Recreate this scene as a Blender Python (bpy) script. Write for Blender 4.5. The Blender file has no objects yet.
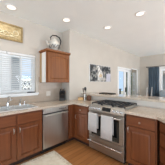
import bpy, bmesh, math, random
from mathutils import Vector, Matrix
random.seed(7)
S = bpy.context.scene
COL = S.collection
PI = math.pi

# ------------------------------------------------------------------ camera
cd = bpy.data.cameras.new('camera'); cam = bpy.data.objects.new('camera', cd); COL.objects.link(cam)
cam.location = (0, 0, 1.37)
cam.rotation_euler = (PI/2, 0, math.radians(-45.6))
cd.sensor_width = 36; cd.lens = 36*124/165; cd.clip_start = 0.02; cd.clip_end = 300
S.camera = cam

# ------------------------------------------------------------------ exposure, sky, large lights
S.view_settings.view_transform = 'Standard'; S.view_settings.look = 'None'
S.view_settings.gamma = 1; S.view_settings.use_curve_mapping = False
S.view_settings.exposure = 0.0
S.cycles.use_denoising = True
S.cycles.max_bounces = 10; S.cycles.diffuse_bounces = 6
SKY_STRENGTH = 1.05
FILL = 268
LAMP_W = 2
W = bpy.data.worlds.new('sky'); S.world = W; W.use_nodes = True
nt = W.node_tree; nt.nodes.clear()
out = nt.nodes.new('ShaderNodeOutputWorld'); bg = nt.nodes.new('ShaderNodeBackground')
tc = nt.nodes.new('ShaderNodeTexCoord'); nz = nt.nodes.new('ShaderNodeTexNoise'); cr = nt.nodes.new('ShaderNodeValToRGB')
mp = nt.nodes.new('ShaderNodeMapping'); mp.inputs['Scale'].default_value = (1, 1, 2.5)
nz.inputs['Scale'].default_value = 1.6; nz.inputs['Detail'].default_value = 4
cr.color_ramp.elements[0].position = .50; cr.color_ramp.elements[0].color = (.56, .76, 1.0, 1)
cr.color_ramp.elements[1].position = .78; cr.color_ramp.elements[1].color = (1.0, 1.0, 1.0, 1)
bg.inputs['Strength'].default_value = SKY_STRENGTH
nt.links.new(tc.outputs['Generated'], mp.inputs['Vector']); nt.links.new(mp.outputs[0], nz.inputs['Vector'])
nt.links.new(nz.outputs['Fac'], cr.inputs['Fac']); nt.links.new(cr.outputs[0], bg.inputs['Color']); nt.links.new(bg.outputs[0], out.inputs['Surface'])

def area(name, loc, target, sx, sy, watts, color=(.845, .92, 1)):
    l = bpy.data.lights.new(name, 'AREA'); l.shape = 'RECTANGLE'; l.size = sx; l.size_y = sy; l.energy = watts; l.color = color
    o = bpy.data.objects.new(name, l); COL.objects.link(o); o.location = loc
    o.rotation_euler = (Vector(target)-Vector(loc)).to_track_quat('-Z', 'Y').to_euler()
    return o
# added fill lamp behind the camera, tilted up to brighten the ceiling
area('fill_behind', (-3.2, -2.6, 1.2), (-1.5, -1.2, 3.6), 4.0, 2.2, FILL)
# second added fill lamp, unseen on the living room side, also tilted up
area('fill_living_room', (4.9, -3.4, 1.2), (4.9, -1.2, 3.6), 3.6, 2.0, 190, (.88, .94, 1))
sl = bpy.data.lights.new('sun', 'SUN'); sl.energy = 4.5; sl.angle = .02; sl.color = (1, .96, .9)
so = bpy.data.objects.new('sun', sl); COL.objects.link(so)
so.rotation_euler = Vector((.50, .50, -1.5)).to_track_quat('-Z', 'Y').to_euler()

# ------------------------------------------------------------------ materials
def lin(h):
    h = h.lstrip('#'); r = []
    for i in (0, 2, 4):
        c = int(h[i:i+2], 16)/255
        r.append(c/12.92 if c <= .04045 else ((c+.055)/1.055)**2.4)
    return (*r, 1)
def base_mat(name, rough=.6, metal=0, coat=0):
    m = bpy.data.materials.new(name); m.use_nodes = True
    b = m.node_tree.nodes['Principled BSDF']
    b.inputs['Roughness'].default_value = rough; b.inputs['Metallic'].default_value = metal
    if coat: b.inputs['Coat Weight'].default_value = coat; b.inputs['Coat Roughness'].default_value = .12
    return m, m.node_tree, b
def noise_mat(name, c1, c2, scale=(8, 8, 8), rough=.6, metal=0, coat=0, detail=3, lo=.35, hi=.65, c3=None, bump=0):
    m, t, b = base_mat(name, rough, metal, coat)
    tc = t.nodes.new('ShaderNodeTexCoord'); mp = t.nodes.new('ShaderNodeMapping'); n = t.nodes.new('ShaderNodeTexNoise'); r = t.nodes.new('ShaderNodeValToRGB')
    mp.inputs['Scale'].default_value = scale; n.inputs['Scale'].default_value = 1; n.inputs['Detail'].default_value = detail
    r.color_ramp.elements[0].position = lo; r.color_ramp.elements[0].color = lin(c1)
    r.color_ramp.elements[1].position = hi; r.color_ramp.elements[1].color = lin(c2)
    if c3:
        e = r.color_ramp.elements.new((lo+hi)/2); e.color = lin(c3)
    t.links.new(tc.outputs['Object'], mp.inputs['Vector']); t.links.new(mp.outputs[0], n.inputs['Vector'])
    t.links.new(n.outputs['Fac'], r.inputs['Fac']); t.links.new(r.outputs[0], b.inputs['Base Color'])
    if bump:
        bp = t.nodes.new('ShaderNodeBump'); bp.inputs['Strength'].default_value = bump; bp.inputs['Distance'].default_value = .004
        t.links.new(n.outputs['Fac'], bp.inputs['Height']); t.links.new(bp.outputs[0], b.inputs['Normal'])
    return m
def brick_mat(name, c1, c2, mortar, scale, bw, rh, msize=.02, rough=.4, rot=(0, 0, 0), noise=.0, coat=0, offset=.5):
    m, t, b = base_mat(name, rough, 0, coat)
    tc = t.nodes.new('ShaderNodeTexCoord'); mp = t.nodes.new('ShaderNodeMapping'); k = t.nodes.new('ShaderNodeTexBrick')
    mp.inputs['Rotation'].default_value = rot
    k.inputs['Color1'].default_value = lin(c1); k.inputs['Color2'].default_value = lin(c2); k.inputs['Mortar'].default_value = lin(mortar)
    k.inputs['Scale'].default_value = scale; k.inputs['Brick Width'].default_value = bw; k.inputs['Row Height'].default_value = rh
    k.inputs['Mortar Size'].default_value = msize; k.offset = offset
    t.links.new(tc.outputs['Object'], mp.inputs['Vector']); t.links.new(mp.outputs[0], k.inputs['Vector'])
    if noise:
        n = t.nodes.new('ShaderNodeTexNoise'); n.inputs['Scale'].default_value = 1
        m2 = t.nodes.new('ShaderNodeMapping'); m2.inputs['Scale'].default_value = (2, 40, 2)
        mx = t.nodes.new('ShaderNodeMixRGB'); mx.blend_type = 'MULTIPLY'; mx.inputs['Fac'].default_value = noise
        t.links.new(tc.outputs['Object'], m2.inputs['Vector']); t.links.new(m2.outputs[0], n.inputs['Vector'])
        t.links.new(k.outputs['Color'], mx.inputs['Color1']); t.links.new(n.outputs['Fac'], mx.inputs['Color2'])
        t.links.new(mx.outputs[0], b.inputs['Base Color'])
    else:
        t.links.new(k.outputs['Color'], b.inputs['Base Color'])
    return m
def emit_mat(name, col, strength):
    m, t, b = base_mat(name)
    b.inputs['Base Color'].default_value = lin(col); b.inputs['Emission Color'].default_value = lin(col); b.inputs['Emission Strength'].default_value = strength
    return m
def glass_mat(name, tint='#ffffff', mix=.10):
    m, t, b = base_mat(name)
    o = [n for n in t.nodes if n.type == 'OUTPUT_MATERIAL'][0]
    tr = t.nodes.new('ShaderNodeBsdfTransparent'); tr.inputs['Color'].default_value = lin(tint)
    gl = t.nodes.new('ShaderNodeBsdfGlossy'); gl.inputs['Roughness'].default_value = .02
    mx = t.nodes.new('ShaderNodeMixShader'); mx.inputs['Fac'].default_value = mix
    t.links.new(tr.outputs[0], mx.inputs[1]); t.links.new(gl.outputs[0], mx.inputs[2]); t.links.new(mx.outputs[0], o.inputs['Surface'])
    return m
M = {}
M['wall'] = noise_mat('wall_paint', '#c5bdb1', '#c9c1b5', (3, 3, 3), .85)
M['ceil'] = noise_mat('ceiling_paint', '#f3fafa', '#f5fcfc', (3, 3, 3), .9)
M['white'] = noise_mat('white_trim_paint', '#ebebe9', '#f0f0ee', (5, 5, 5), .45)
M['tile'] = brick_mat('wall_tile', '#b3a290', '#ae9d8b', '#a69684', 1, .155, .1, .003, .35, (PI/2, 0, 0))
M['paletile'] = brick_mat('pale_wall_tile', '#dcd6cd', '#d7d1c8', '#cbc5bc', 1, .155, .1, .003, .3, (PI/2, 0, PI/2))
M['floor'] = brick_mat('oak_planks', '#d8955a', '#c17f48', '#85522d', 1, 1.3, .10, .003, .32, noise=.45)
M['wood'] = noise_mat('cherry_wood', '#643418', '#7a4524', (26, 26, 2.2), .40, coat=.2, lo=.3, hi=.7)
M['woodh'] = noise_mat('cherry_wood_flat_grain', '#643418', '#7a4524', (2.2, 26, 26), .40, coat=.2, lo=.3, hi=.7)
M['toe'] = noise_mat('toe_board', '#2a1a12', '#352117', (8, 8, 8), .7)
M['gran'] = noise_mat('granite', '#a99a8a', '#d9ccbb', (110, 110, 110), .12, detail=5, lo=.34, hi=.64, c3='#c6b6a3')
M['granbar'] = noise_mat('polished_granite', '#a99a8a', '#d9ccbb', (110, 110, 110), .05, detail=5, lo=.34, hi=.64, c3='#c6b6a3')
M['steel'] = noise_mat('brushed_steel', '#c4bfb8', '#d2cdc6', (90, 90, 1.5), .34, 1, lo=.3, hi=.7)
M['steelh'] = noise_mat('brushed_steel_flat', '#cac5be', '#d6d2cc', (2, 90, 90), .38, 1, lo=.3, hi=.7)
M['steelr'] = noise_mat('range_steel', '#a09a93', '#aea8a1', (2, 90, 90), .34, 1, lo=.3, hi=.7)
for k in ('steel', 'steelh', 'steelr'):      # brushed grain: highlights stretch up and down
    t_ = M[k].node_tree; b_ = t_.nodes['Principled BSDF']; tn = t_.nodes.new('ShaderNodeTangent'); tn.direction_type = 'UV_MAP'; tn.uv_map = 'grain'
    b_.inputs['Anisotropic'].default_value = .85; t_.links.new(tn.outputs[0], b_.inputs['Tangent'])
M['sink'] = noise_mat('satin_sink_steel', '#dcdcda', '#e8e8e6', (40, 40, 40), .35, .45)
M['chrome'] = noise_mat('chrome', '#d4d4d4', '#dedede', (5, 5, 5), .12, 1)
M['nickel'] = noise_mat('satin_nickel', '#b5afa6', '#c2bdb4', (5, 5, 5), .3, 1)
M['black'] = noise_mat('black_plastic', '#141414', '#1c1c1c', (10, 10, 10), .4)
M['iron'] = noise_mat('cast_iron', '#222326', '#393a3e', (40, 40, 40), .55)
M['bglass'] = noise_mat('black_oven_glass', '#0a0a0b', '#101012', (3, 3, 3), .06)
M['towel'] = noise_mat('white_terry', '#bbb8b4', '#cac7c3', (120, 120, 120), .95, bump=.4)
M['rug'] = noise_mat('cream_rug_pile', '#ebe0c8', '#f7eedb', (14, 14, 14), .98, detail=5, bump=.6)
M['rugb'] = noise_mat('rug_border', '#d3c4aa', '#f3e9d6', (40, 40, 40), .98, detail=4, lo=.42, hi=.58)
M['gold'] = noise_mat('aged_gold', '#a48c5f', '#cdb88c', (18, 18, 18), .55, .1, detail=5)
M['golddark'] = noise_mat('aged_gold_border', '#8a7348', '#a98f5e', (25, 25, 25), .55, .1)
M['cream'] = noise_mat('cream_relief', '#d9cba0', '#efe6c8', (20, 20, 20), .6)
M['enamel'] = noise_mat('white_enamel', '#bdb8ad', '#d2cec4', (12, 12, 12), .3)
M['darkmetal'] = noise_mat('dark_metal', '#22201f', '#33302d', (15, 15, 15), .4, .5)
M['blind'] = noise_mat('white_blind', '#dddcd9', '#e6e5e2', (5, 5, 5), .5)
M['beigeblind'] = noise_mat('beige_blind', '#bfb5a6', '#cdc4b6', (40, 40, 1), .7)
M['curtain'] = noise_mat('blue_grey_curtain', '#46535f', '#5f707e', (30, 30, 2), .85)
M['glass'] = glass_mat('window_glass', mix=.025)
M['sidingg'] = brick_mat('grey_lap_siding', '#b9b9b8', '#b2b2b1', '#909090', 1, 6, .16, .012, .8, (PI/2, 0, 0))
M['siding'] = brick_mat('pale_lap_siding', '#cfcac0', '#c8c3b9', '#a5a097', 1, 6, .22, .014, .8, (PI/2, 0, 0))
M['sidingy'] = brick_mat('stone_siding', '#d2cfca', '#c3c0bb', '#a5a29d', 1, .6, .3, .02, .8, (PI/2, 0, PI/2))
M['roof'] = noise_mat('shingles', '#6b6259', '#857b70', (6, 6, 6), .9)
M['dwin'] = noise_mat('dark_window', '#2b3138', '#3a424a', (2, 2, 2), .15)
M['ground'] = noise_mat('lawn_and_gravel', '#8b8a78', '#a19e8e', (1, 1, 1), .95)
M['leaf'] = noise_mat('leaves', '#4c5a45', '#75836a', (6, 6, 6), .8)
M['bark'] = noise_mat('bark', '#5a4d42', '#70604f', (9, 9, 3), .9)
M['fence'] = noise_mat('weathered_fence', '#8d8a86', '#a39f9a', (20, 20, 1), .9)
M['tanwood'] = noise_mat('pale_wood', '#c39a62', '#d6b07a', (6, 40, 40), .5)
M['brown'] = noise_mat('brown_wood', '#5f3a22', '#7a4d2f', (30, 30, 5), .45)
M['cloth'] = noise_mat('grey_upholstery', '#8f979c', '#a5adb1', (60, 60, 60), .95)
M['chairgrey'] = noise_mat('grey_painted_wood', '#a9a7a2', '#bcbab5', (20, 20, 4), .6)
M['lens'] = emit_mat('lamp_lens', '#fff8ec', 1.0)
M['lcd'] = noise_mat('display_glass', '#0c0d10', '#15171b', (4, 4, 4), .1)
M['plate'] = noise_mat('outlet_plastic', '#cfc5b7', '#d5cbbd', (5, 5, 5), .5)
# abstract painting: torn charcoal, ash white and tan fields
def art_mat():
    m, t, b = base_mat('abstract_paint', .7)
    tc = t.nodes.new('ShaderNodeTexCoord'); mp = t.nodes.new('ShaderNodeMapping'); n = t.nodes.new('ShaderNodeTexNoise'); r = t.nodes.new('ShaderNodeValToRGB')
    mp.inputs['Scale'].default_value = (7, 1, 6); mp.inputs['Location'].default_value = (1.3, 0, 2.2)
    n.inputs['Scale'].default_value = 1; n.inputs['Detail'].default_value = 5; n.inputs['Roughness'].default_value = .6
    r.color_ramp.interpolation = 'LINEAR'
    es = r.color_ramp.elements
    es[0].position = .38; es[0].color = lin('#2f3133'); es[1].position = .66; es[1].color = lin('#c9c8c4')
    for p, c in ((.46, '#45484a'), (.51, '#77797a'), (.57, '#a79f92')):
        e = es.new(p); e.color = lin(c)
    t.links.new(tc.outputs['Object'], mp.inputs['Vector']); t.links.new(mp.outputs[0], n.inputs['Vector'])
    t.links.new(n.outputs['Fac'], r.inputs['Fac']); t.links.new(r.outputs[0], b.inputs['Base Color'])
    return m
M['art'] = art_mat()

# ------------------------------------------------------------------ helpers
class B:
    """collects shapes into one mesh"""
    def __init__(s): s.bm = bmesh.new()
    def box(s, a, b, bev=0):
        bm = s.bm if not bev else bmesh.new()
        r = bmesh.ops.create_cube(bm, size=1)
        c = [(a[i]+b[i])/2 for i in range(3)]; d = [abs(b[i]-a[i]) for i in range(3)]
        for v in r['verts']: v.co = Vector((c[0]+v.co.x*d[0], c[1]+v.co.y*d[1], c[2]+v.co.z*d[2]))
        if bev:
            bmesh.ops.bevel(bm, geom=bm.edges[:], offset=bev, segments=2, affect='EDGES', profile=.5)
            s._merge(bm)
        return s
    def _merge(s, bm, mat=None):
        me = bpy.data.meshes.new('tmp'); bm.to_mesh(me); bm.free()
        if mat is not None: me.transform(mat)
        s.bm.from_mesh(me); bpy.data.meshes.remove(me)
    def prism(s, pts, z0, z1):
        lo = [s.bm.verts.new((x, y, z0)) for x, y in pts]; hi = [s.bm.verts.new((x, y, z1)) for x, y in pts]
        n = len(pts)
        s.bm.faces.new(lo[::-1]); s.bm.faces.new(hi)
        for i in range(n): s.bm.faces.new((lo[i], lo[(i+1) % n], hi[(i+1) % n], hi[i]))
        return s
    def profile(s, pts, x0, x1, axis='x'):
        """extrude a closed (p,q) outline along an axis: x -> (y,z); y -> (x,z)"""
        f = (lambda p, q, t: (t, p, q)) if axis == 'x' else (lambda p, q, t: (p, t, q))
        lo = [s.bm.verts.new(f(p, q, x0)) for p, q in pts]; hi = [s.bm.verts.new(f(p, q, x1)) for p, q in pts]
        n = len(pts); s.bm.faces.new(lo[::-1]); s.bm.faces.new(hi)
        for i in range(n): s.bm.faces.new((lo[i], lo[(i+1) % n], hi[(i+1) % n], hi[i]))
        bmesh.ops.recalc_face_normals(s.bm, faces=s.bm.faces[:])
        return s
    def lathe(s, prof, c=(0, 0, 0), n=20, axis='z', mat=None):
        bm = bmesh.new(); rings = []
        for r, z in prof:
            rings.append([bm.verts.new((max(r, 1e-4)*math.cos(2*PI*i/n), max(r, 1e-4)*math.sin(2*PI*i/n), z)) for i in range(n)])
        for a, b in zip(rings, rings[1:]):
            for i in range(n): bm.faces.new((a[i], a[(i+1) % n], b[(i+1) % n], b[i]))
        bm.faces.new(rings[0][::-1]); bm.faces.new(rings[-1])
        R = Matrix.Identity(4)
        if axis == 'y': R = Matrix.Rotation(PI/2, 4, 'X')      # +z goes to -y
        if axis == 'x': R = Matrix.Rotation(PI/2, 4, 'Y')
        s._merge(bm, (mat or Matrix.Identity(4)) @ Matrix.Translation(c) @ R)
        return s
    def tube(s, pts, r, n=8, closed=False):
        pts = [Vector(p) for p in pts]; rs = r if isinstance(r, (list, tuple)) else [r]*len(pts)
        bm = s.bm; rings = []; up = Vector((0, 0, 1)); N = len(pts)
        prev = None
        for i, p in enumerate(pts):
            if closed: t = pts[(i+1) % N]-pts[i-1]
            else: t = pts[min(i+1, N-1)]-pts[max(i-1, 0)]
            t.normalize()
            if prev is None:
                a = t.cross(up) if abs(t.dot(up)) < .95 else t.cross(Vector((1, 0, 0)))
            else: a = prev - t*prev.dot(t)
            a.normalize(); prev = a; b = t.cross(a)
            rings.append([bm.verts.new(p+(a*math.cos(2*PI*k/n)+b*math.sin(2*PI*k/n))*rs[i]) for k in range(n)])
        pr = list(zip(rings, rings[1:]))
        if closed: pr.append((rings[-1], rings[0]))
        for a, b in pr:
            for k in range(n): bm.faces.new((a[k], a[(k+1) % n], b[(k+1) % n], b[k]))
        if not closed: bm.faces.new(rings[0][::-1]); bm.faces.new(rings[-1])
        return s
    def cells(s, ps, qs, filled, t0, t1, f):
        """grid of cells extruded from t0 to t1 into one watertight mesh; f maps (p,q,t) to a point"""
        bm = s.bm; V = {}
        def v(i, j, t):
            k = (i, j, t)
            if k not in V: V[k] = bm.verts.new(f(ps[i], qs[j], t))
            return V[k]
        n, m = len(ps)-1, len(qs)-1
        F = lambda i, j: 0 <= i < n and 0 <= j < m and filled((ps[i]+ps[i+1])/2, (qs[j]+qs[j+1])/2)
        for i in range(n):
            for j in range(m):
                if not F(i, j): continue
                bm.faces.new((v(i, j, t0), v(i, j+1, t0), v(i+1, j+1, t0), v(i+1, j, t0)))
                bm.faces.new((v(i, j, t1), v(i+1, j, t1), v(i+1, j+1, t1), v(i, j+1, t1)))
                if not F(i-1, j): bm.faces.new((v(i, j, t0), v(i, j, t1), v(i, j+1, t1), v(i, j+1, t0)))
                if not F(i+1, j): bm.faces.new((v(i+1, j, t0), v(i+1, j+1, t0), v(i+1, j+1, t1), v(i+1, j, t1)))
                if not F(i, j-1): bm.faces.new((v(i, j, t0), v(i+1, j, t0), v(i+1, j, t1), v(i, j, t1)))
                if not F(i, j+1): bm.faces.new((v(i, j+1, t0), v(i, j+1, t1), v(i+1, j+1, t1), v(i+1, j+1, t0)))
        return s
    def holes(s, p0, p1, q0, q1, hs, t0, t1, f):
        ps = sorted({p0, p1, *[h[0] for h in hs], *[h[1] for h in hs]}); qs = sorted({q0, q1, *[h[2] for h in hs], *[h[3] for h in hs]})
        return s.cells(ps, qs, lambda p, q: not any(h[0] < p < h[1] and h[2] < q < h[3] for h in hs), t0, t1, f)
    def done(s, name, mat, parent=None, smooth=False, sub=0):
        bmesh.ops.recalc_face_normals(s.bm, faces=s.bm.faces[:])
        if mat in ('steel', 'steelh', 'steelr'):
            uv = s.bm.loops.layers.uv.new('grain')
            for f in s.bm.faces:
                for l in f.loops: l[uv].uv = (l.vert.co.z+l.vert.co.y*.3, l.vert.co.x+l.vert.co.y*.3)
        me = bpy.data.meshes.new(name); s.bm.to_mesh(me); s.bm.free()
        me.materials.append(M[mat] if isinstance(mat, str) else mat)
        if smooth:
            me.polygons.foreach_set('use_smooth', [True]*len(me.polygons))
            try: me.set_sharp_from_angle(angle=math.radians(40))
            except Exception: pass
        o = bpy.data.objects.new(name, me); COL.objects.link(o)
        if parent is not None: o.parent = parent
        if sub:
            md = o.modifiers.new('sub', 'SUBSURF'); md.levels = sub; md.render_levels = sub
        return o
def tag(o, label, cat, group=None, kind=None):
    if label: o['label'] = label
    if cat: o['category'] = cat
    if group: o['group'] = group
    if kind: o['kind'] = kind
    return o
def thing(name, label, cat, loc=(0, 0, 0), rz=0, group=None):
    o = bpy.data.objects.new(name, None); COL.objects.link(o); o.empty_display_size = .1
    o.location = loc; o.rotation_euler = (0, 0, rz)
    return tag(o, label, cat, group)
def struct(o): o['kind'] = 'structure'; return o
def dup(root, loc, label, rz=None, group=None):
    r = root.copy(); COL.objects.link(r); r.location = loc
    if rz is not None: r.rotation_euler = (0, 0, rz)
    r['label'] = label
    if group: r['group'] = group
    for ch in list(root.children):
        c = ch.copy(); COL.objects.link(c); c.parent = r
        for g in list(ch.children):
            d = g.copy(); COL.objects.link(d); d.parent = c
    return r
XZ = lambda y0: (lambda p, q, t: (p, t, q))      # p along x, q up, t along y
YZ = lambda p, q, t: (t, p, q)

# ------------------------------------------------------------------ room shell
CEIL = 2.73
YA, YB, XC, XF = 2.76, 2.44, 2.02, 6.87          # window wall, painting wall, jog between them, far wall
wa = (.08, 1.29, 1.14, 1.985)                     # kitchen window opening (x, x, z, z)
dr = (4.47, 6.52, 0.0, 2.0)                       # patio door opening
wf = (.25, 1.50, .85, 2.06)                       # living room window opening (y, y, z, z)
struct(B().box((-3.6, -3.6, -.12), (XF+.14, YA+.14, 0)).done('floor', 'floor'))
struct(B().box((-3.6, -3.6, CEIL), (XF+.14, YA+.14, CEIL+.15)).done('ceiling', 'ceil'))
struct(B().holes(-3.6, XC, 0, CEIL, [wa], YA, YA+.14, XZ(0)).done('wall_left', 'wall'))
struct(B().box((XC, YB, 0), (XC+.14, YA+.14, CEIL)).done('wall_corner', 'wall'))
b = B().cells([XC+.14, dr[0], dr[1], XF], [0, dr[3], CEIL], lambda p, q: not (dr[0] < p < dr[1] and q < dr[3]), YB, YB+.14, XZ(0))
struct(b.done('wall_back', 'wall'))
struct(B().holes(-3.6, YB+.14, 0, CEIL, [wf], XF, XF+.14, YZ).done('wall_right', 'wall'))
# the half wall behind the range with its bend towards the camera
BX, BYB, T22 = 1.88, .45, math.tan(PI/8)
def bend(x): return BYB-(x-BX)*T22
D45, N45 = Vector((-math.sqrt(.5), -math.sqrt(.5))), Vector((math.sqrt(.5), -math.sqrt(.5)))
def ribbon(x0, x1, ystart, length):
    a0, a1 = Vector((x0, bend(x0))), Vector((x1, bend(x1)))
    e0 = Vector((BX, BYB))+D45*length+N45*(x0-BX); e1 = Vector((BX, BYB))+D45*length+N45*(x1-BX)
    return [(x0, ystart), tuple(a0), tuple(e0), tuple(e1), tuple(a1), (x1, ystart)]
struct(B().prism(ribbon(2.522, 2.64, YB, .75), 0, 1.028).done('wall_bar', 'wall'))
struct(B().prism(ribbon(2.512, 2.5215, YB, .75), .9145, 1.028).done('trim_1', 'paletile'))
# tiled splash of the window wall
struct(B().holes(-.45, XC-.001, .9145, 1.37, [(wa[0]-.06, wa[1]+.06, 1.085, 1.5)], YA-.009, YA-.0005, XZ(0)).done('trim_2', 'tile'))
# baseboards
struct(B().box((2.98, YB-.014, 0), (dr[0]-.03, YB-.0005, .1)).box((dr[1]+.03, YB-.014, 0), (XF-.015, YB-.0005, .1)).done('baseboard_back', 'white'))
struct(B().box((XF-.014, -3.5, 0), (XF-.0005, YB-.015, .1)).done('baseboard_right', 'white'))

# kitchen window: two sliders either side of a broad mullion, stool below
def ring(bm, x0, x1, z0, z1, w, y0, y1): return bm.holes(x0, x1, z0, z1, [(x0+w, x1-w, z0+w, z1-w)], y0, y1, XZ(0))
MU = (.625, .775)
w1 = struct(B().holes(wa[0], wa[1], wa[2], wa[3], [(wa[0]+.045, MU[0], wa[2]+.045, wa[3]-.045), (MU[1], wa[1]-.045, wa[2]+.045, wa[3]-.045)], YA+.06, YA+.125, XZ(0)).done('window_1', 'white'))
for x0, x1, sash_mid in ((wa[0]+.045, MU[0], .37), (MU[1], wa[1]-.045, .985)):
    for a, c, yy in ((x0, sash_mid+.012, YA+.092), (sash_mid-.012, x1, YA+.066)):
        s_ = ring(B(), a, c, wa[2]+.045, wa[3]-.045, .03, yy, yy+.022).done('sash', 'white', w1)
        B().box((a+.03, yy+.009, wa[2]+.075), (c-.03, yy+.013, wa[3]-.075)).done('pane', 'glass', s_)
struct(B().box((wa[0]-.05, YA-.045, wa[2]-.03), (wa[1]+.05, YA+.0, wa[2]), .004).box((wa[0]-.04, YA-.016, wa[2]-.06), (wa[1]+.04, YA-.0005, wa[2]-.031)).box((wa[0], YA, wa[2]-.03), (wa[1], YA+.06, wa[2])).done('trim_3', 'white'))

# patio door on the painting wall
d1 = struct(ring(B(), dr[0], dr[1], 0, dr[3], .055, YB-.012, YB+.13).done('door_1', 'white'))
def door_leaf(x0, x1, y, st, sr):
    l = B().holes(x0, x1, .058, dr[3]-.06, [(x0+st, x1-sr, .058+.17, dr[3]-.06-.10)], y, y+.04, XZ(0)).done('door_panel', 'white', d1)
    B().box((x0+st, y+.017, .23), (x1-sr, y+.023, dr[3]-.06-.10)).done('pane', 'glass', l)
    return l
l1 = door_leaf(dr[0]+.057, 5.27, YB+.02, .10, .19)
B().box((5.17, YB-.02, .95), (5.2, YB+.019, 1.15), .004).done('handle', 'darkmetal', l1)
door_leaf(5.20, 5.77, YB+.068, .11, .20)
door_leaf(5.75, dr[1]-.057, YB+.02, .03, .08)

# living room window on the far wall
def ringy(bm, y0, y1, z0, z1, w, x0, x1): return bm.holes(y0, y1, z0, z1, [(y0+w, y1-w, z0+w, z1-w)], x0, x1, YZ)
w2 = struct(ringy(B(), wf[0], wf[1], wf[2], wf[3], .05, XF+.03, XF+.1).done('window_2', 'white'))
s_ = ringy(B(), wf[0]+.05, .89, wf[2]+.05, wf[3]-.05, .04, XF+.06, XF+.08).done('sash', 'white', w2); B().box((XF+.068, wf[0]+.09, wf[2]+.09), (XF+.072, .85, wf[3]-.09)).done('pane', 'glass', s_)
s_ = ringy(B(), .86, wf[1]-.05, wf[2]+.05, wf[3]-.05, .04, XF+.036, XF+.056).done('sash', 'white', w2); B().box((XF+.044, .90, wf[2]+.09), (XF+.048, wf[1]-.09, wf[3]-.09)).done('pane', 'glass', s_)
struct(ringy(B(), wf[0]-.07, wf[1]+.07, wf[2]-.07, wf[3]+.07, .07, XF-.015, XF-.0005).done('trim_5', 'white'))

# ------------------------------------------------------------------ outside
struct(B().box((-40, YA+.2, -3.3), (60, 90, -3.0)).box((XF+.3, -40, -3.3), (60, YA+.19, -3.0)).done('ground', 'ground'))
n1 = thing('house', 'grey lap-sided house close outside the kitchen window', 'house', (-1.4, 9, -3.0))
B().box((-6, 0, 0), (4.52, 7, 7.2)).done('wall', 'sidingg', n1)
B().profile([(-.5, 7.2), (3.5, 9.4), (7.5, 7.2)], -6.4, 4.8).done('roof', 'roof', n1)
n2 = thing('house', 'distant pale house with small dark windows seen in the right kitchen window pane', 'house', (15.1, 42, -3.0))
B().box((0, 0, 0), (5.2, 6, 5.0)).done('wall', 'siding', n2)
B().profile([(-.4, 5.0), (3, 5.7), (6.4, 5.0)], -.4, 5.6).done('roof', 'siding', n2)
for x in (.75, 2.1, 3.6):
    for z in (3.5, 1.7):
        f = B().box((x-.42, -.06, z), (x+.42, -.001, z+.95)).done('window', 'white', n2); B().box((x-.33, -.08, z+.09), (x+.33, -.061, z+.86)).done('pane', 'dwin', f)
n3 = thing('house', 'grey stone-sided house outside the curtained window', 'house', (14.5, .9, -3.0))
B().box((0, -8, 0), (8, 3.2, 5.2)).done('wall', 'sidingy', n3)
B().profile([(-.5, 5.2), (4, 5.9), (8.5, 5.2)], -8.4, 3.6, axis='y').done('roof', 'roof', n3)
for y in (-1.0, .75):
    f = B().box((-.07, y-.5, 3.9), (-.001, y+.5, 5.3)).done('window', 'white', n3); B().box((-.09, y-.41, 4.0), (-.071, y+.41, 5.2)).done('pane', 'dwin', f)
dk = B()
for i in range(12): dk.box((3.6, YB+.19+i*.145, -.16), (8.2, YB+.325+i*.145, -.12))
for x in (3.7, 5.9, 8.1): dk.box((x-.06, YB+1.7, -3.0), (x+.06, YB+1.82, -.161)); dk.box((x-.06, YB+.25, -3.0), (x+.06, YB+.37, -.161))
tag(dk.done('deck', 'fence'), 'weathered grey plank deck outside the patio door', 'deck')
rl = thing('deck_railing', 'dark slim railing along the deck outside the patio door', 'railing', (3.6, YB+1.78, -.12))
for i in range(4): B().box((i*1.5, -.03, .001), (i*1.5+.06, .03, 1.0)).done('post', 'darkmetal', rl)
B().box((-.05, -.04, 1.001), (4.65, .04, 1.05)).done('rail', 'darkmetal', rl)
bl = B()
for i in range(36): bl.box((.1+i*.122, -.01, .08), (.12+i*.122, .01, 1.0))
bl.done('baluster', 'darkmetal', rl)['kind'] = 'stuff'
def tree(label, x, y, h, r, seed):
    rnd = random.Random(seed)
    t = thing('tree', label, 'tree', (x, y, -3.0), 0, 'trees outside the patio door')
    tk = B().tube([(0, 0, 0), (.05, .03, h*.3), (0, .05, h*.6), (.06, 0, h*.9)], [.2, .16, .1, .03])
    for k in range(9):
        a = rnd.uniform(0, 6.28); z = h*rnd.uniform(.3, .7)
        tk.tube([(0, 0, z), (math.cos(a)*r*.4, math.sin(a)*r*.4, z+h*.12), (math.cos(a)*r*.8, math.sin(a)*r*.8, z+h*.16)], [.06, .04, .015], 6)
    tk.done('trunk', 'bark', t)
    f = B()
    for k in range(1500):
        u = Vector((rnd.gauss(0, 1), rnd.gauss(0, 1), rnd.gauss(0, 1))).normalized()*rnd.uniform(.5, 1)
        c = Vector((u.x*r, u.y*r, h*.62+u.z*h*.38)); s = rnd.uniform(.08, .18)
        e1 = Vector((rnd.gauss(0, 1), rnd.gauss(0, 1), rnd.gauss(0, 1))).normalized()*s; e2 = e1.cross(u).normalized()*s*.7
        f.bm.faces.new([f.bm.verts.new(c+q) for q in (e1, e2, -e1, -e2)])
    f.done('foliage', 'leaf', t)
tree('leafy grey-green tree outside the middle pane of the patio door', 12.4, 5.5, 6.4, .5, 1)
tree('rounder tree outside the left pane of the patio door', 9.6, 6.9, 4.4, 1.1, 2)

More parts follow.
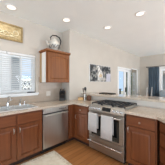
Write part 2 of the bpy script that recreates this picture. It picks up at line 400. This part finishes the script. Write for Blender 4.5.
# ------------------------------------------------------------------ cabinets
def slab_door(parent, name, x0, x1, z0, z1, arch=False, mat='wood'):
    """frame with a raised centre field; front at local y=-.02"""
    b = B(); w, h = x1-x0, z1-z0; r = min(.055, h*.3, w*.25)
    b.holes(x0, x1, z0, z1, [(x0+r, x1-r, z0+r, z1-r)], -.02, -.001, XZ(0))
    b.box((x0+r-.003, -.010, z0+r-.003), (x1-r+.003, -.002, z1-r+.003))
    i0, i1, j0, j1 = x0+r+.012, x1-r-.012, z0+r+.012, z1-r-.012; g = min(.018, (j1-j0)*.3)
    if arch:     # shallow cathedral arch along the top of the frame
        n = 12; pts = [(x0+r, z1-r+.002)]
        for k in range(n+1):
            t = k/n; pts.append((x0+r+(w-2*r)*t, z1-r-.045*(1-math.sin(PI*t))))
        pts.append((x1-r, z1-r+.002))
        b.profile([(p, q) for p, q in pts], -.02, -.009, axis='y')
        j1 -= .03
    v0 = [b.bm.verts.new((x, -.011, z)) for x, z in ((i0, j0), (i1, j0), (i1, j1), (i0, j1))]
    v1 = [b.bm.verts.new((x, -.019, z)) for x, z in ((i0+g, j0+g), (i1-g, j0+g), (i1-g, j1-g), (i0+g, j1-g))]
    b.bm.faces.new(v1)
    for k in range(4): b.bm.faces.new((v0[k], v0[(k+1) % 4], v1[(k+1) % 4], v1[k]))
    return b.done(name, mat, parent)
def drawer_front(parent, x0, x1, z0, z1, name='drawer'):
    b = B().box((x0, -.016, z0), (x1, -.001, z1)).box((x0+.008, -.02, z0+.008), (x1-.008, -.015, z1-.008), .0015)
    return b.done(name, 'woodh', parent)
def pull(parent, x, z, vertical=True, L=.085):
    d = L/2
    p = [(x, -.0205, z-d), (x, -.040, z-d*.8), (x, -.047, z), (x, -.040, z+d*.8), (x, -.0205, z+d)] if vertical else [(x-d, -.0205, z), (x-d*.8, -.040, z), (x, -.047, z), (x+d*.8, -.040, z), (x+d, -.0205, z)]
    o = B().tube(p, [.006, .005, .006, .005, .006]).done('pull', 'nickel', parent, True); o['label'] = 'satin nickel pull'; return o
def knob(parent, x, z, name='knob'):
    o = B().lathe([(.006, .0205), (.005, .032), (.014, .038), (.016, .044), (.011, .050)], (x, 0, z), 14, 'y').done(name, 'nickel', parent, True); o['label'] = 'satin nickel knob'; return o
def carcass(t, w, depth=.58, gap0=0, gap1=0):
    B().box((0, .021, .10), (w, depth, .874)).done('body', 'wood', t)
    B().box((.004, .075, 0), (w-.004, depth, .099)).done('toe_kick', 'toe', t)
YF, XFR = 2.16, 1.92                   # face frame planes of the two runs
# sink cabinet
c = thing('base_cabinet', 'two-door cherry wood base cabinet under the sink', 'cabinet', (.23, YF, 0))
B().box((0, .021, .10), (.018, .58, .874)).box((.881, .021, .10), (.899, .58, .874)).box((.018, .021, .10), (.881, .58, .118)).box((.018, .566, .118), (.881, .58, .874)).done('body', 'wood', c)
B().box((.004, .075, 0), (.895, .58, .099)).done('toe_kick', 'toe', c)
B().holes(0, .899, .10, .874, [(.04, .43, .70, .835), (.47, .86, .70, .835), (.04, .43, .14, .665), (.47, .86, .14, .665)], 0, .0205, XZ(0)).done('face_frame', 'wood', c)
for a, e in ((.022, .438), (.462, .878)): drawer_front(c, a, e, .69, .848, 'false_drawer')
d = slab_door(c, 'door', .022, .438, .122, .678); pull(d, .405, .60)
d = slab_door(c, 'door', .462, .878, .122, .678); pull(d, .495, .60)
# the run goes on to the left of the sink
c = thing('base_cabinet', 'cherry wood base cabinet at the left end of the sink run', 'cabinet', (-.40, YF, 0))
carcass(c, .628)
B().holes(0, .628, .10, .874, [(.04, .59, .70, .835), (.04, .59, .14, .665)], 0, .0205, XZ(0)).done('face_frame', 'wood', c)
d = drawer_front(c, .022, .606, .69, .848); knob(d, .31, .77)
d = slab_door(c, 'door', .022, .606, .122, .678); pull(d, .57, .60)
# corner cabinet: L-shaped carcass with a panel facing each way
c = thing('corner_cabinet', 'cherry wood corner cabinet filling the angle between dishwasher and range', 'cabinet', (XFR, YF, 0))
B().prism([(-.183, .021), (.021, .021), (.021, -.458), (.58, -.458), (.58, .272), (.092, .272), (.092, .582), (-.183, .582)], .10, .874).done('body', 'wood', c)
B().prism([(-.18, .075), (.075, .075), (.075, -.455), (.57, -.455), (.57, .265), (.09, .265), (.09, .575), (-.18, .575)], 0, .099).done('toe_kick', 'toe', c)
B().box((-.183, 0, .10), (0.0, .0205, .874)).box((0, -.458, .10), (.0205, .0, .874)).done('face_frame', 'wood', c)
slab_door(c, 'side_panel', -.165, -.03, .122, .848)
dd = drawer_front(c, .055, .44, .70, .848); knob(dd, .25, .775)
d2 = slab_door(c, 'door', .055, .44, .122, .688); pull(d2, .10, .60)
for o in (dd, d2): o.rotation_euler = (0, 0, -PI/2)
# cabinet right of the range
c = thing('base_cabinet', 'cherry wood base cabinet right of the range with one drawer over one door', 'cabinet', (XFR, .893, 0), -PI/2)
carcass(c, .435)
B().holes(0, .435, .10, .874, [(.035, .40, .71, .835), (.035, .40, .14, .675)], 0, .0205, XZ(0)).done('face_frame', 'wood', c)
d = drawer_front(c, .016, .419, .70, .848); knob(d, .2175, .775)
d = slab_door(c, 'door', .016, .419, .122, .688); pull(d, .045, .63)
# angled drawer cabinet
st = Vector((XFR, bend(XFR)))+D45*.028
c = thing('base_cabinet', 'cherry wood drawer cabinet set at an angle at the right edge', 'cabinet', (st.x, st.y, 0), -3*PI/4)
carcass(c, .60, .56)
B().holes(0, .60, .10, .874, [(.035, .565, .74, .845), (.035, .565, .56, .71), (.035, .565, .36, .53), (.035, .565, .14, .33)], 0, .0205, XZ(0)).done('face_frame', 'wood', c)
for z0, z1 in ((.735, .850), (.548, .722), (.338, .535), (.122, .325)):
    d = drawer_front(c, .012, .588, z0, z1); knob(d, .30, (z0+z1)/2)
# wall cabinet in the niche
c = thing('wall_cabinet', 'honey brown cherry wall cabinet with a raised arched door above the counter', 'cabinet', (1.385, YB+.003, 1.37))
M['woodl'] = noise_mat('honey_cherry_wood', '#77400f', '#8a5018', (26, 26, 2.2), .5, coat=0, lo=.3, hi=.7)
B().box((0, .021, 0), (.63, .314, .70)).done('body', 'woodl', c)
B().holes(0, .63, 0, .70, [(.035, .595, .035, .66)], 0, .0205, XZ(0)).done('face_frame', 'woodl', c)
slab_door(c, 'door', .02, .61, .018, .675, True, 'woodl')
M['paleglare'] = noise_mat('window_glare_paint', '#e6e2da', '#efece5', (6, 6, 2), .25)  # window glare on the cabinet side, put into the colour
M['tan'] = noise_mat('tan_reflection_paint', '#a98a63', '#b99a72', (20, 20, 3), .45)  # reflection of the wall beside the cabinet, painted as a tan strip
o = B().box((-.004, .045, .004), (-.0005, .215, .678)).done('side_panel', 'paleglare', c); o['label'] = 'pale panel painted as window glare on the side'  # added panel standing in for window glare
o = B().box((-.004, .216, .004), (-.0005, .313, .678)).done('reflection_strip', 'tan', c); o['label'] = 'tan strip painted as the reflection of the wall'
cw = B().profile([(0.0, .682), (-.03, .682), (-.05, .70), (-.058, .735), (.314, .735), (.314, .701), (.0, .701)], -.03, .628)
cw.done('crown_moulding', 'woodl', c)

# ------------------------------------------------------------------ counters
CT0, CT1 = .8755, .914
sk = (.29, 1.07, 2.205, 2.665)
xs = [-.42, sk[0]+.02, sk[1]-.02, 1.88, XC-.003, 2.51]; ys = sorted([1.702, 2.12, sk[2]+.02, sk[3]-.02, YB-.003, YA-.011])
def fill(x, y):
    if sk[0]+.02 < x < sk[1]-.02 and sk[2]+.02 < y < sk[3]-.02: return False
    if x < 1.88: return y > 2.12
    if x < XC-.003: return True
    return y < YB-.003
tag(B().cells(xs, ys, fill, CT0, CT1, lambda p, q, t: (p, q, t)).done('countertop', 'gran'), 'beige speckled granite L-shaped countertop around the sink', 'countertop')
tag(B().prism(ribbon(1.88, 2.51, .903, .64), CT0, CT1).done('countertop', 'gran'), 'beige granite countertop with a bent front edge right of the range', 'countertop')
tag(B().prism(ribbon(2.44, 2.98, YB-.003, .76), 1.029, 1.07).done('bar_countertop', 'granbar'), 'raised granite bar top running above the half wall behind the range', 'countertop')

# ------------------------------------------------------------------ sink, faucet
s = thing('sink', 'double-bowl stainless steel sink set into the counter under the window', 'sink', ((sk[0]+sk[1])/2, (sk[2]+sk[3])/2, CT1))
hw, hd = (sk[1]-sk[0])/2, (sk[3]-sk[2])/2
bowls = ((-hw+.035, -.018), (.018, hw-.035))
B().holes(-hw, hw, -hd, hd, [(a, e, -hd+.035, hd-.085) for a, e in bowls], .0005, .007, lambda p, q, t: (p, q, t)).done('rim', 'sink', s)
for a, e in bowls:
    y0, y1 = -hd+.035, hd-.085
    q = B(); t_ = .002
    q.box((a, y0, -.17), (e, y1, -.165)).box((a, y0, -.17), (a+t_, y1, 0)).box((e-t_, y0, -.17), (e, y1, 0)).box((a, y0, -.17), (e, y0+t_, 0)).box((a, y1-t_, -.17), (e, y1, 0))
    o = q.done('bowl', 'sink', s)
    dn = B().lathe([(.045, -.1648), (.045, -.162), (.03, -.161), (.02, -.163)], ((a+e)/2, (y0+y1)/2, 0)).done('drain', 'darkmetal', o, True); dn['label'] = 'dark drain'
f = thing('faucet', 'low-arc chrome faucet behind the sink', 'faucet', ((sk[0]+sk[1])/2, sk[3]-.04, CT1+.0075))
B().box((-.11, -.028, 0), (.11, .028, .012), .004).lathe([(.024, .012), (.022, .05), (.018, .075)]).done('base', 'chrome', f, True)
B().tube([(0, 0, .07), (0, -.01, .15), (0, -.06, .195), (0, -.13, .19), (0, -.17, .155), (0, -.175, .13)], [.013, .012, .011, .011, .011, .012], 10).done('spout', 'chrome', f, True)
B().tube([(.0, .0, .075), (.03, .0, .10), (.085, .0, .12)], [.014, .008, .007]).done('handle', 'chrome', f, True)
f = thing('side_sprayer', 'chrome side sprayer right of the faucet', 'sprayer', ((sk[0]+sk[1])/2+.22, sk[3]-.04, CT1+.0075))
B().lathe([(.022, 0), (.02, .02), (.014, .035)]).done('holder', 'chrome', f, True)
B().tube([(0, 0, .036), (0, -.004, .08), (0, -.02, .115)], [.011, .013, .017]).done('spray_head', 'chrome', f, True)
f = thing('soap_dispenser', 'chrome soap dispenser at the right end of the sink deck', 'soap dispenser', ((sk[0]+sk[1])/2+.30, sk[3]-.04, CT1+.0075))
B().lathe([(.018, 0), (.016, .02), (.008, .03), (.008, .07)]).done('base', 'chrome', f, True)
B().tube([(0, 0, .071), (0, -.02, .08), (0, -.06, .074)], [.011, .009, .007]).done('spout', 'chrome', f, True)

# ------------------------------------------------------------------ dishwasher
dw = thing('dishwasher', 'stainless steel dishwasher between sink cabinet and corner cabinet', 'dishwasher', (1.133, 2.16, 0))
B().box((.004, .012, .10), (.60, .57, .868)).done('body', 'black', dw)
B().box((.01, .07, 0), (.594, .5, .099)).done('toe_kick', 'black', dw)
B().box((.004, -.022, .115), (.60, .011, .752), .004).done('door', 'steel', dw)
cp = B().box((.004, -.022, .778), (.60, .011, .866), .004).done('control_panel', 'steel', dw)
hd_ = B().tube([(.03, -.058, .738), (.574, -.058, .738)], .009, 10).box((.05, -.056, .731), (.07, -.0225, .745)).box((.534, -.056, .731), (.554, -.0225, .745)).done('handle', 'steelh', dw, True)
bt = B()
for k in range(6): bt.box((.36+k*.03, -.024, .82), (.376+k*.03, -.0222, .836))
bt.done('button_strip', 'black', cp)

# ------------------------------------------------------------------ range
r = thing('range', 'stainless steel gas range with black grates between two cabinets', 'range', (XFR, 1.679, 0), -PI/2)
RW = .762
B().box((0.002, .03, .06), (RW-.002, .585, .895)).done('body', 'steel', r)
B().box((.03, .06, 0), (RW-.03, .55, .059)).done('toe_base', 'black', r)
ct = B().box((0, .03, .896), (RW, .588, .925), .004).done('cooktop', 'steelh', r)
for x, y, q in ((.15, .17, .045), (.15, .43, .035), (.381, .30, .05), (.61, .17, .045), (.61, .43, .035)):
    B().lathe([(q+.012, .9255), (q+.01, .934), (q, .936), (q, .944), (q*.8, .947)], (x, y, 0)).done('burner', 'iron', ct, True)
for k in range(3):
    x0, x1 = .022+k*.241, .022+k*.241+.234
    g = B(); z0, z1 = .952, .967; t = .007
    for y in (.065, .19, .31, .43, .555): g.box((x0, y-t, z0), (x1, y+t, z1))
    for x in (x0+t, (x0+x1)/2, x1-t): g.box((x-t, .058, z0), (x+t, .562, z1))
    for x in (x0+t, x1-t):
        for y in (.065, .555): g.box((x-t, y-t, .9255), (x+t, y+t, z0))
    g.done('grate', 'iron', r)
cp = B().profile([(.03, .815), (-.025, .815), (-.028, .83), (.012, .928), (.03, .926)], 0, RW).done('control_panel', 'steelh', r)
def onp(z): return -.028+(z-.83)/.098*.04
ang = math.atan2(.04, .098)
def knob_m(x, z): return Matrix.Translation((x, onp(z), z)) @ Matrix.Rotation(PI/2-ang, 4, 'X')
for x in (.06, .125, .19, .255, .56, .63, .70):
    o = B().lathe([(.024, .0005), (.024, .006), (.019, .008), (.017, .03), (.012, .033)], (0, 0, 0), 16, 'z', knob_m(x, .873)).done('knob', 'chrome', cp, True); o['label'] = 'bright metal knob'
o = B().profile([(onp(.845)-.0015, .845), (onp(.91)-.0015, .91), (onp(.91)+.004, .912), (onp(.845)+.004, .843)], .32, .50).done('display', 'lcd', cp); o['label'] = 'black glass display'
od = B().box((.004, -.022, .325), (RW-.004, .029, .808), .005).done('oven_door', 'steelr', r)
B().box((.075, -.0245, .355), (RW-.09, -.0221, .73)).done('window', 'bglass', od)
B().tube([(.03, -.075, .765), (RW-.03, -.075, .765)], .0125, 12).tube([(.06, -.072, .765), (.06, -.0225, .765)], .01).tube([(RW-.06, -.072, .765), (RW-.06, -.0225, .765)], .01).done('handle', 'chrome', od, True)
dr_ = B().box((.004, -.022, .065), (RW-.004, .029, .315), .005).done('drawer', 'steelr', r)
B().tube([(.02, -.068, .235), (RW-.02, -.068, .235)], .011, 12).tube([(.05, -.066, .235), (.05, -.0225, .235)], .009).tube([(RW-.05, -.066, .235), (RW-.05, -.0225, .235)], .009).done('handle', 'chrome', dr_, True)

# towels over the oven handle
def towel(label, x0, x1, zf, zb, seed):
    rnd = random.Random(seed)
    t = thing('dish_towel', label, 'towel', (XFR, 1.679, 0), -PI/2, 'white towels on the oven handle')
    zc, yc, R = .765, -.075, .019
    path = [(yc-R-.006, zf), (yc-R-.004, (zf+zc)/2), (yc-R, zc)]
    for k in range(1, 8):
        a = PI-PI*k/8; path.append((yc+R*math.cos(a), zc+R*math.sin(a)))
    path += [(yc+R, zc), (yc+R+.003, (zb+zc)/2), (yc+R+.003, zb)]
    n = 14; b = B(); ph = rnd.uniform(0, 6)
    rows = []
    for (y, z) in path:
        row = []
        dn = max(0, zc-z)
        for i in range(n+1):
            u = i/n; x = x0+(x1-x0)*u
            off = .006*dn/.35*math.sin(u*9+ph) if y < yc else .002*math.sin(u*9+ph)*min(1, dn*8)
            row.append(b.bm.verts.new((x+.004*dn*math.sin(ph+u*3), y-abs(off) if y < yc else y+off*.3, z+(.004*math.sin(u*5+ph) if dn > .25 else 0))))
        rows.append(row)
    for a, c_ in zip(rows, rows[1:]):
        for i in range(n): b.bm.faces.new((a[i], a[i+1], c_[i+1], c_[i]))
    o = b.done('towel_cloth', 'towel', t, True)
    md = o.modifiers.new('thick', 'SOLIDIFY'); md.thickness = .007; md.offset = 0
    # folded layer and hem stripe
    hb = B(); 
    hb.box((x0+.004, yc-R-.0125, zf+.03), (x1-.004, yc-R-.0115, zf+.042))
    hm = hb.done('hem_band', 'towel', t)
    return t
towel('narrower white dish towel on the left end of the oven handle', .055, .265, .44, .50, 3)
towel('longer white dish towel on the middle of the oven handle', .355, .585, .385, .47, 5)

# ------------------------------------------------------------------ counter things
k = thing('knife_block', 'dark knife block with pale steel-tipped knife handles in the counter corner', 'knife block', (1.915, 2.60, CT1+.0005), math.radians(-38))
B().profile([(-.085, 0), (.085, 0), (.085, .10), (.0, .245), (-.10, .18), (-.065, .06)], -.07, .07).done('block', 'black', k)
dirv = Vector((0, -.085*.65+.0, .145*.65)).normalized()
rnd = random.Random(4)
M['kh'] = noise_mat('knife_handle', '#3a3a3c', '#55565a', (9, 9, 9), .35, .3)
for row, (y, z) in enumerate(((-.015, .236), (-.045, .218), (-.075, .198))):
    for x in ((-.046, 0, .046) if row < 2 else (-.035, .035)):
        p = Vector((x, y, z+.001)); dq = Vector((0, -.5, .86)); L = rnd.uniform(.075, .11)
        b = B().tube([p, p+dq*L*.5, p+dq*L], [.008, .009, .010], 8)
        o = b.done('knife_handle', 'kh' if (row+int(x*100)) % 2 else 'nickel', k, True)
# utensil holder + utensils
UH = Vector((2.345, 2.215, CT1+.0005))
h = thing('utensil_holder', 'slim steel utensil holder on the counter near the painting wall', 'utensil holder', UH)
B().lathe([(.040, 0), (.040, .15), (.037, .15), (.037, .004)], n=20).done('cup', 'steelh', h, True)
def utensil(name, label, cat, dx, dy, L, head, mat):
    t = thing(name, label, cat, UH+Vector((0, 0, .006)), 0, 'utensils in the steel holder')
    p0 = Vector((dx*.016, dy*.016, 0)); p1 = Vector((dx*.030, dy*.030, .15)); d = (p1-p0).normalized(); e = p0+d*L
    B().tube([p0, p0+d*L*.5, e], [.005, .006, .005], 8).done('handle', mat, t, True)
    b = B(); q = d.to_track_quat('Z', 'Y').to_matrix().to_4x4()
    if head == 'spoon':
        b.lathe([(.004, 0), (.026, .02), (.036, .05), (.031, .08), (.012, .10)], mat=Matrix.Translation(e) @ q @ Matrix.Diagonal((1, .35, 1, 1)))
    else:
        bb = bmesh.new(); bmesh.ops.create_cube(bb, size=1)
        for v in bb.verts: v.co = Vector((v.co.x*(.065 if v.co.z < 0 else .088), v.co.y*.006, v.co.z*.10+.05))
        b._merge(bb, Matrix.Translation(e) @ q)
    b.done('head', mat, t, True)
utensil('spatula', 'black spatula leaning left in the steel holder', 'spatula', -.9, .5, .20, 'flat', 'black')
utensil('serving_spoon', 'tall black spoon upright in the steel holder', 'spoon', -.35, -.75, .235, 'spoon', 'black')
utensil('serving_spoon', 'grey spoon leaning right in the steel holder', 'spoon', .8, -.42, .20, 'spoon', 'nickel')
t = thing('wooden_box', 'low pale wooden box left of the utensil holder', 'box', (2.25, 2.27, CT1+.0005), math.radians(-45))
B().box((-.06, -.05, 0), (.06, .05, .055), .004).done('box_body', 'tanwood', t)
B().box((-.063, -.053, .0555), (.063, .053, .07), .004).done('lid', 'tanwood', t)
t = thing('canister', 'short brown lidded canister right of the utensil holder', 'canister', (2.37, 2.09, CT1+.0005))
B().lathe([(.050, 0), (.058, .02), (.060, .075), (.054, .098), (.050, .10)]).done('jar', 'brown', t, True)
B().lathe([(.056, .1005), (.056, .112), (.03, .12), (.012, .124), (.014, .14), (.004, .144)]).done('lid', 'brown', t, True)
# tray on the bar
t = thing('tray', 'thin dark tray lying flat on the bar under the painting', 'tray', (2.84, 1.85, 1.0705))
B().box((-.09, -.19, 0), (.09, .19, .006), .002).done('tray_base', 'darkmetal', t)
B().holes(-.10, .10, -.20, .20, [(-.09, .09, -.19, .19)], .001, .02, lambda p, q, t_: (p, q, t_)).done('rim', 'darkmetal', t)

# ------------------------------------------------------------------ wall things
# gold panel above the window
g = thing('relief_panel', 'antique gold relief panel with cream scrolls above the kitchen window', 'wall art', (.68, YA-.0005, 2.205))
B().box((-.28, -.022, .025), (.28, -.001, .295)).done('panel', 'gold', g)
B().holes(-.305, .305, 0, .32, [(-.275, .275, .03, .29)], -.034, -.001, XZ(0)).done('frame', 'golddark', g)
sc_ = B()
def spiral(cx, cz, R, turns, a0, sgn):
    return [(cx+sgn*R*(1-.75*i/28)*math.cos(a0+turns*2*PI*i/28), -.028, cz+R*.8*(1-.75*i/28)*math.sin(a0+turns*2*PI*i/28)) for i in range(29)]
for cx, cz, R, tn, a0, sg in ((.16, .17, .085, 1.1, 3.6, 1), (.08, .11, .05, 1.0, .4, -1), (-.02, .13, .05, 1.1, .2, 1), (-.11, .14, .055, 1.1, .2, -1), (-.2, .16, .07, 1.1, 3.6, -1)):
    sc_.tube(spiral(cx, cz, R, tn, a0, sg), .008, 6)
sc_.tube([(-.25, -.028, .075), (-.12, -.028, .09), (0, -.028, .07), (.12, -.028, .085), (.23, -.028, .065)], [.004, .009, .010, .009, .004], 6)
sc_.done('scroll_relief', 'cream', g, True)
# painting
p = thing('painting', 'wide abstract canvas in charcoal, ash grey and tan on the wall beyond the bar', 'painting', (3.33, YB-.0005, 1.395))
B().box((-.57, -.038, 0), (.57, -.001, .53)).done('canvas_frame', 'white', p)
B().box((-.565, -.0395, .005), (.565, -.0382, .525)).done('canvas', 'art', p)
def patch(pts, mat, y, nm): B().profile(pts, y-.0008, y, axis='y').done(nm, mat, p)
M['pale'] = noise_mat('lavender_grey_paint', '#b9b8c2', '#c8c7cf', (9, 9, 9), .7)
M['ash'] = noise_mat('ash_white_paint', '#9d9a93', '#e6e4de', (14, 14, 14), .7)
M['char'] = noise_mat('charcoal_paint', '#2e3032', '#a3a29d', (11, 11, 11), .7, detail=5, lo=.50, hi=.66)
M['ochre'] = noise_mat('ochre_paint', '#b59a78', '#d9c4a2', (10, 10, 10), .7)
patch([(-.55, .02), (-.36, .02), (-.30, .20), (-.36, .36), (-.44, .50), (-.55, .51)], 'char', -.0397, 'paint_patch')
patch([(-.02, .50), (.40, .50), (.52, .42), (.48, .34), (.20, .33), (.05, .40)], 'char', -.0397, 'paint_patch')
patch([(.28, .01), (.55, .01), (.56, .29), (.30, .27)], 'pale', -.0399, 'paint_patch')
patch([(-.20, .05), (-.05, .02), (.10, .10), (.08, .30), (-.06, .40), (-.12, .52), (-.22, .50), (-.16, .30)], 'ash', -.0401, 'paint_patch')
patch([(-.14, .16), (.0, .13), (.05, .22), (-.06, .27)], 'ochre', -.0411, 'paint_patch')
# outlets on the tile
for i, (x, lab) in enumerate(((1.60, 'white outlet plate on the tile below the wall cabinet'),)):
    o = thing('outlet', lab, 'outlet', (x, YA-.0095, 1.10))
    B().box((-.057, -.006, -.057), (.057, 0, .057), .002).done('plate', 'plate', o)
    B().box((-.04, -.0075, -.03), (-.008, -.0062, .03)).box((.008, -.0075, -.03), (.04, -.0062, .03)).done('socket', 'plate', o)
# ornament on the wall cabinet: kettle with arched bail
kt = thing('ornamental_kettle', 'white kettle-shaped ornament with a big dark arched handle on top of the wall cabinet', 'ornament', (1.645, 2.56, 2.106), math.radians(-20))
B().lathe([(.075, 0), (.085, .015), (.06, .04), (.10, .08), (.128, .14), (.12, .20), (.085, .245), (.075, .26), (.08, .27)], n=22).done('pot', 'enamel', kt, True)
B().lathe([(.078, .2705), (.06, .29), (.02, .30), (.012, .305), (.02, .32), (.006, .33)], n=18).done('lid', 'enamel', kt, True)
B().tube([(-.10, 0, .13), (-.15, 0, .17), (-.175, 0, .225), (-.195, 0, .24)], [.032, .024, .018, .015], 10).done('spout', 'enamel', kt, True)
B().tube([(-.07, 0, .262), (-.09, 0, .33), (-.04, 0, .385), (.05, 0, .39), (.13, 0, .35), (.165, 0, .27), (.15, 0, .19), (.115, 0, .145)], [.009, .011, .013, .014, .015, .014, .011, .008], 10).done('handle', 'darkmetal', kt, True)
wr = B()
for a0 in (-3.0, -2.5, -2.0, -1.5, -1.0, -.5, 0):
    wr.tube([((.126*math.sin(PI*(.3+.6*i/10))+.006)*math.cos(a0+.9*i/10), (.126*math.sin(PI*(.3+.6*i/10))+.006)*math.sin(a0+.9*i/10), .07+.15*i/10) for i in range(11)], .0045, 6)
for a0 in (-2.6, -1.6, -.6):
    wr.tube([((.126*math.sin(PI*(.3+.6*i/10))+.006)*math.cos(a0-.9*i/10), (.126*math.sin(PI*(.3+.6*i/10))+.006)*math.sin(a0-.9*i/10), .07+.15*i/10) for i in range(11)], .0045, 6)
wr.done('painted_line', 'darkmetal', kt, True)

t = thing('sill_tray', 'small dark tray on the right end of the kitchen window sill', 'tray', (1.17, YA-.022, wa[2]+.0005))
B().box((-.075, -.016, 0), (.075, .016, .004)).done('base', 'darkmetal', t)
B().holes(-.08, .08, -.02, .02, [(-.075, .075, -.016, .016)], .0005, .022, lambda p, q, t_: (p, q, t_)).done('rim', 'darkmetal', t)
# blinds in the kitchen window
def blind(label, x0, x1):
    t = thing('venetian_blind', label, 'blind', ((x0+x1)/2, YA+.03, wa[2]))
    w = (x1-x0)/2
    B().box((-w, -.026, .80), (w, .026, .843), .003).done('head_rail', 'blind', t)
    s = B()
    z = .03
    while z < .785:
        s.profile([(-.024, z-.002), (0, z+.001), (.024, z-.002), (.024, z-.005), (0, z-.002), (-.024, z-.005)], -w, w); z += .040
    s.done('slat', 'blind', t)
    B().box((-w, -.024, .004), (w, .024, .018), .003).done('bottom_rail', 'blind', t)
    c = B()
    for x in (-w*.7, 0, w*.7): c.tube([(x, -.0255, .015), (x, -.0255, .82)], .0012, 5)
    c.done('cord', 'blind', t)
blind('white venetian blind on the left kitchen window half', wa[0]+.01, .695)
blind('white venetian blind on the right kitchen window half', .705, wa[1]-.012)

# ------------------------------------------------------------------ recessed lights
def can(x, y, label):
    t = thing('recessed_light', label, 'ceiling light', (x, y, CEIL-.001), 0, 'recessed ceiling lights')
    B().lathe([(.070, -.001), (.095, -.001), (.095, -.006), (.088, -.010), (.072, -.010), (.070, -.006)], n=28).done('trim_ring', 'white', t, True)
    B().lathe([(.0695, -.002), (.0695, -.0065), (.05, -.009), (.01, -.010)], n=28).done('lens', 'lens', t, True)
    l = bpy.data.lights.new('lamp', 'SPOT'); l.energy = LAMP_W*4; l.spot_size = math.radians(150); l.spot_blend = .9; l.shadow_soft_size = .07; l.color = (1, .93, .84)
    o = bpy.data.objects.new('lamp', l); COL.objects.link(o); o.parent = t; o.location = (0, 0, -.03)
can(.70, 2.48, 'recessed ceiling light nearest the gold panel above the sink')
can(1.68, 2.13, 'recessed ceiling light in front of the wall cabinet corner')
can(2.62, 1.70, 'recessed ceiling light over the far part of the bar')
can(2.54, .90, 'recessed ceiling light over the near part of the bar')

# ------------------------------------------------------------------ living room
rod = thing('curtain_rod', 'dark curtain rod above the living room window', 'curtain rod', (XF-.085, 1.1, 2.15))
B().tube([(0, -1.0, 0), (0, .95, 0)], .011).done('rod', 'darkmetal', rod, True)
for y in (-1.02, .97): B().lathe([(.012, -.03), (.024, -.01), (.024, .01), (.008, .03)], (0, y, 0), 12).done('finial', 'darkmetal', rod, True)
for y in (-.9, .9): B().tube([(0, y, -.0), (.084, y, 0)], .008).done('bracket', 'darkmetal', rod)
def curtain(label, y0, y1):
    b = B(); n = 60; z0, z1 = .03, 2.125; lo = []; hi = []
    for i in range(n+1):
        u = i/n; y = y0+(y1-y0)*u; dx = .032*math.sin(u*2*PI*6)
        lo.append(b.bm.verts.new((XF-.085+dx*1.15, y, z0))); hi.append(b.bm.verts.new((XF-.085+dx*.8, y, z1)))
    for i in range(n): b.bm.faces.new((lo[i], lo[i+1], hi[i+1], hi[i]))
    o = b.done('curtain', 'curtain', None, True); md = o.modifiers.new('thick', 'SOLIDIFY'); md.thickness = .004
    return tag(o, label, 'curtain')
curtain('blue-grey curtain gathered at the left of the living room window', 1.53, 1.99)
vb = thing('vertical_blind', 'beige vertical blind stacked at the right of the patio door', 'blind', (6.08, YB-.05, .03))
B().box((-.40, -.02, 1.96), (.22, .02, 1.995)).done('head_rail', 'white', vb)
s = B()
for i in range(9):
    x = -.33+i*.064; a = .6
    s.bm.faces.new([s.bm.verts.new(q) for q in ((x-.04*math.cos(a), -.04*math.sin(a), 0), (x+.04*math.cos(a), .04*math.sin(a), 0), (x+.04*math.cos(a), .04*math.sin(a), 1.955), (x-.04*math.cos(a), -.04*math.sin(a), 1.955))])
o = s.done('vane', 'beigeblind', vb); md = o.modifiers.new('thick', 'SOLIDIFY'); md.thickness = .002
def chair(label, x, y, rz):
    t = thing('dining_chair', label, 'chair', (x, y, 0), rz, 'tall grey chairs beyond the bar')
    B().box((-.22, -.22, .47), (.22, .22, .51), .008).done('seat', 'chairgrey', t)
    for sx in (-.2, .2):
        B().tube([(sx, .2, 0), (sx, .2, .47), (sx, .23, .85), (sx, .25, 1.17)], [.018, .022, .02, .016]).done('leg', 'chairgrey', t)
        B().tube([(sx, -.2, 0), (sx, -.2, .469)], [.016, .022]).done('leg', 'chairgrey', t)
    B().box((-.19, .236, 1.09), (.19, .262, 1.17), .006).done('top_rail', 'chairgrey', t)
    B().box((-.18, .212, .62), (.18, .236, .66), .004).done('lower_rail', 'chairgrey', t)
    b = B()
    for i in range(5): b.tube([(-.13+i*.065, .224, .655), (-.13+i*.065, .236, .85), (-.13+i*.065, .248, 1.095)], .010, 6)
    b.done('back_slat', 'chairgrey', t)
    return t
chair('tall grey slat-back chair nearer the patio door beyond the bar', 5.28, 1.86, math.radians(195))
chair('tall grey slat-back chair nearer the blue-grey curtain beyond the bar', 5.92, 1.86, math.radians(195))
sf = thing('armchair', 'blue-grey upholstered armchair under the living room window', 'armchair', (6.1, 1.0, 0), math.radians(-90))
B().box((-.42, -.40, .13), (.42, .36, .40), .04).done('seat_base', 'cloth', sf)
B().box((-.29, -.41, .401), (.29, .16, .53), .04).done('seat_cushion', 'cloth', sf)
B().box((-.42, .18, .35), (.42, .40, 1.02), .07).done('backrest', 'cloth', sf)
for sx in (-1, 1):
    B().box((sx*.30, -.40, .35), (sx*.44, .2, .64), .04).done('armrest', 'cloth', sf)
    for y in (-.34, .32): B().tube([(sx*.36, y, 0), (sx*.36, y, .14)], [.016, .022]).done('leg', 'brown', sf)

# ------------------------------------------------------------------ rug
rg = thing('rug', 'cream runner rug with a mottled border on the wood floor before the sink', 'rug', (.64, 1.815, .0005), math.radians(-3))
B().holes(-.72, .72, -.40, .37, [(-.66, .66, -.34, .31)], 0, .009, lambda p, q, t: (p, q, t)).done('border', 'rugb', rg)
B().box((-.66, -.34, 0), (.66, .31, .010)).done('field', 'rug', rg)
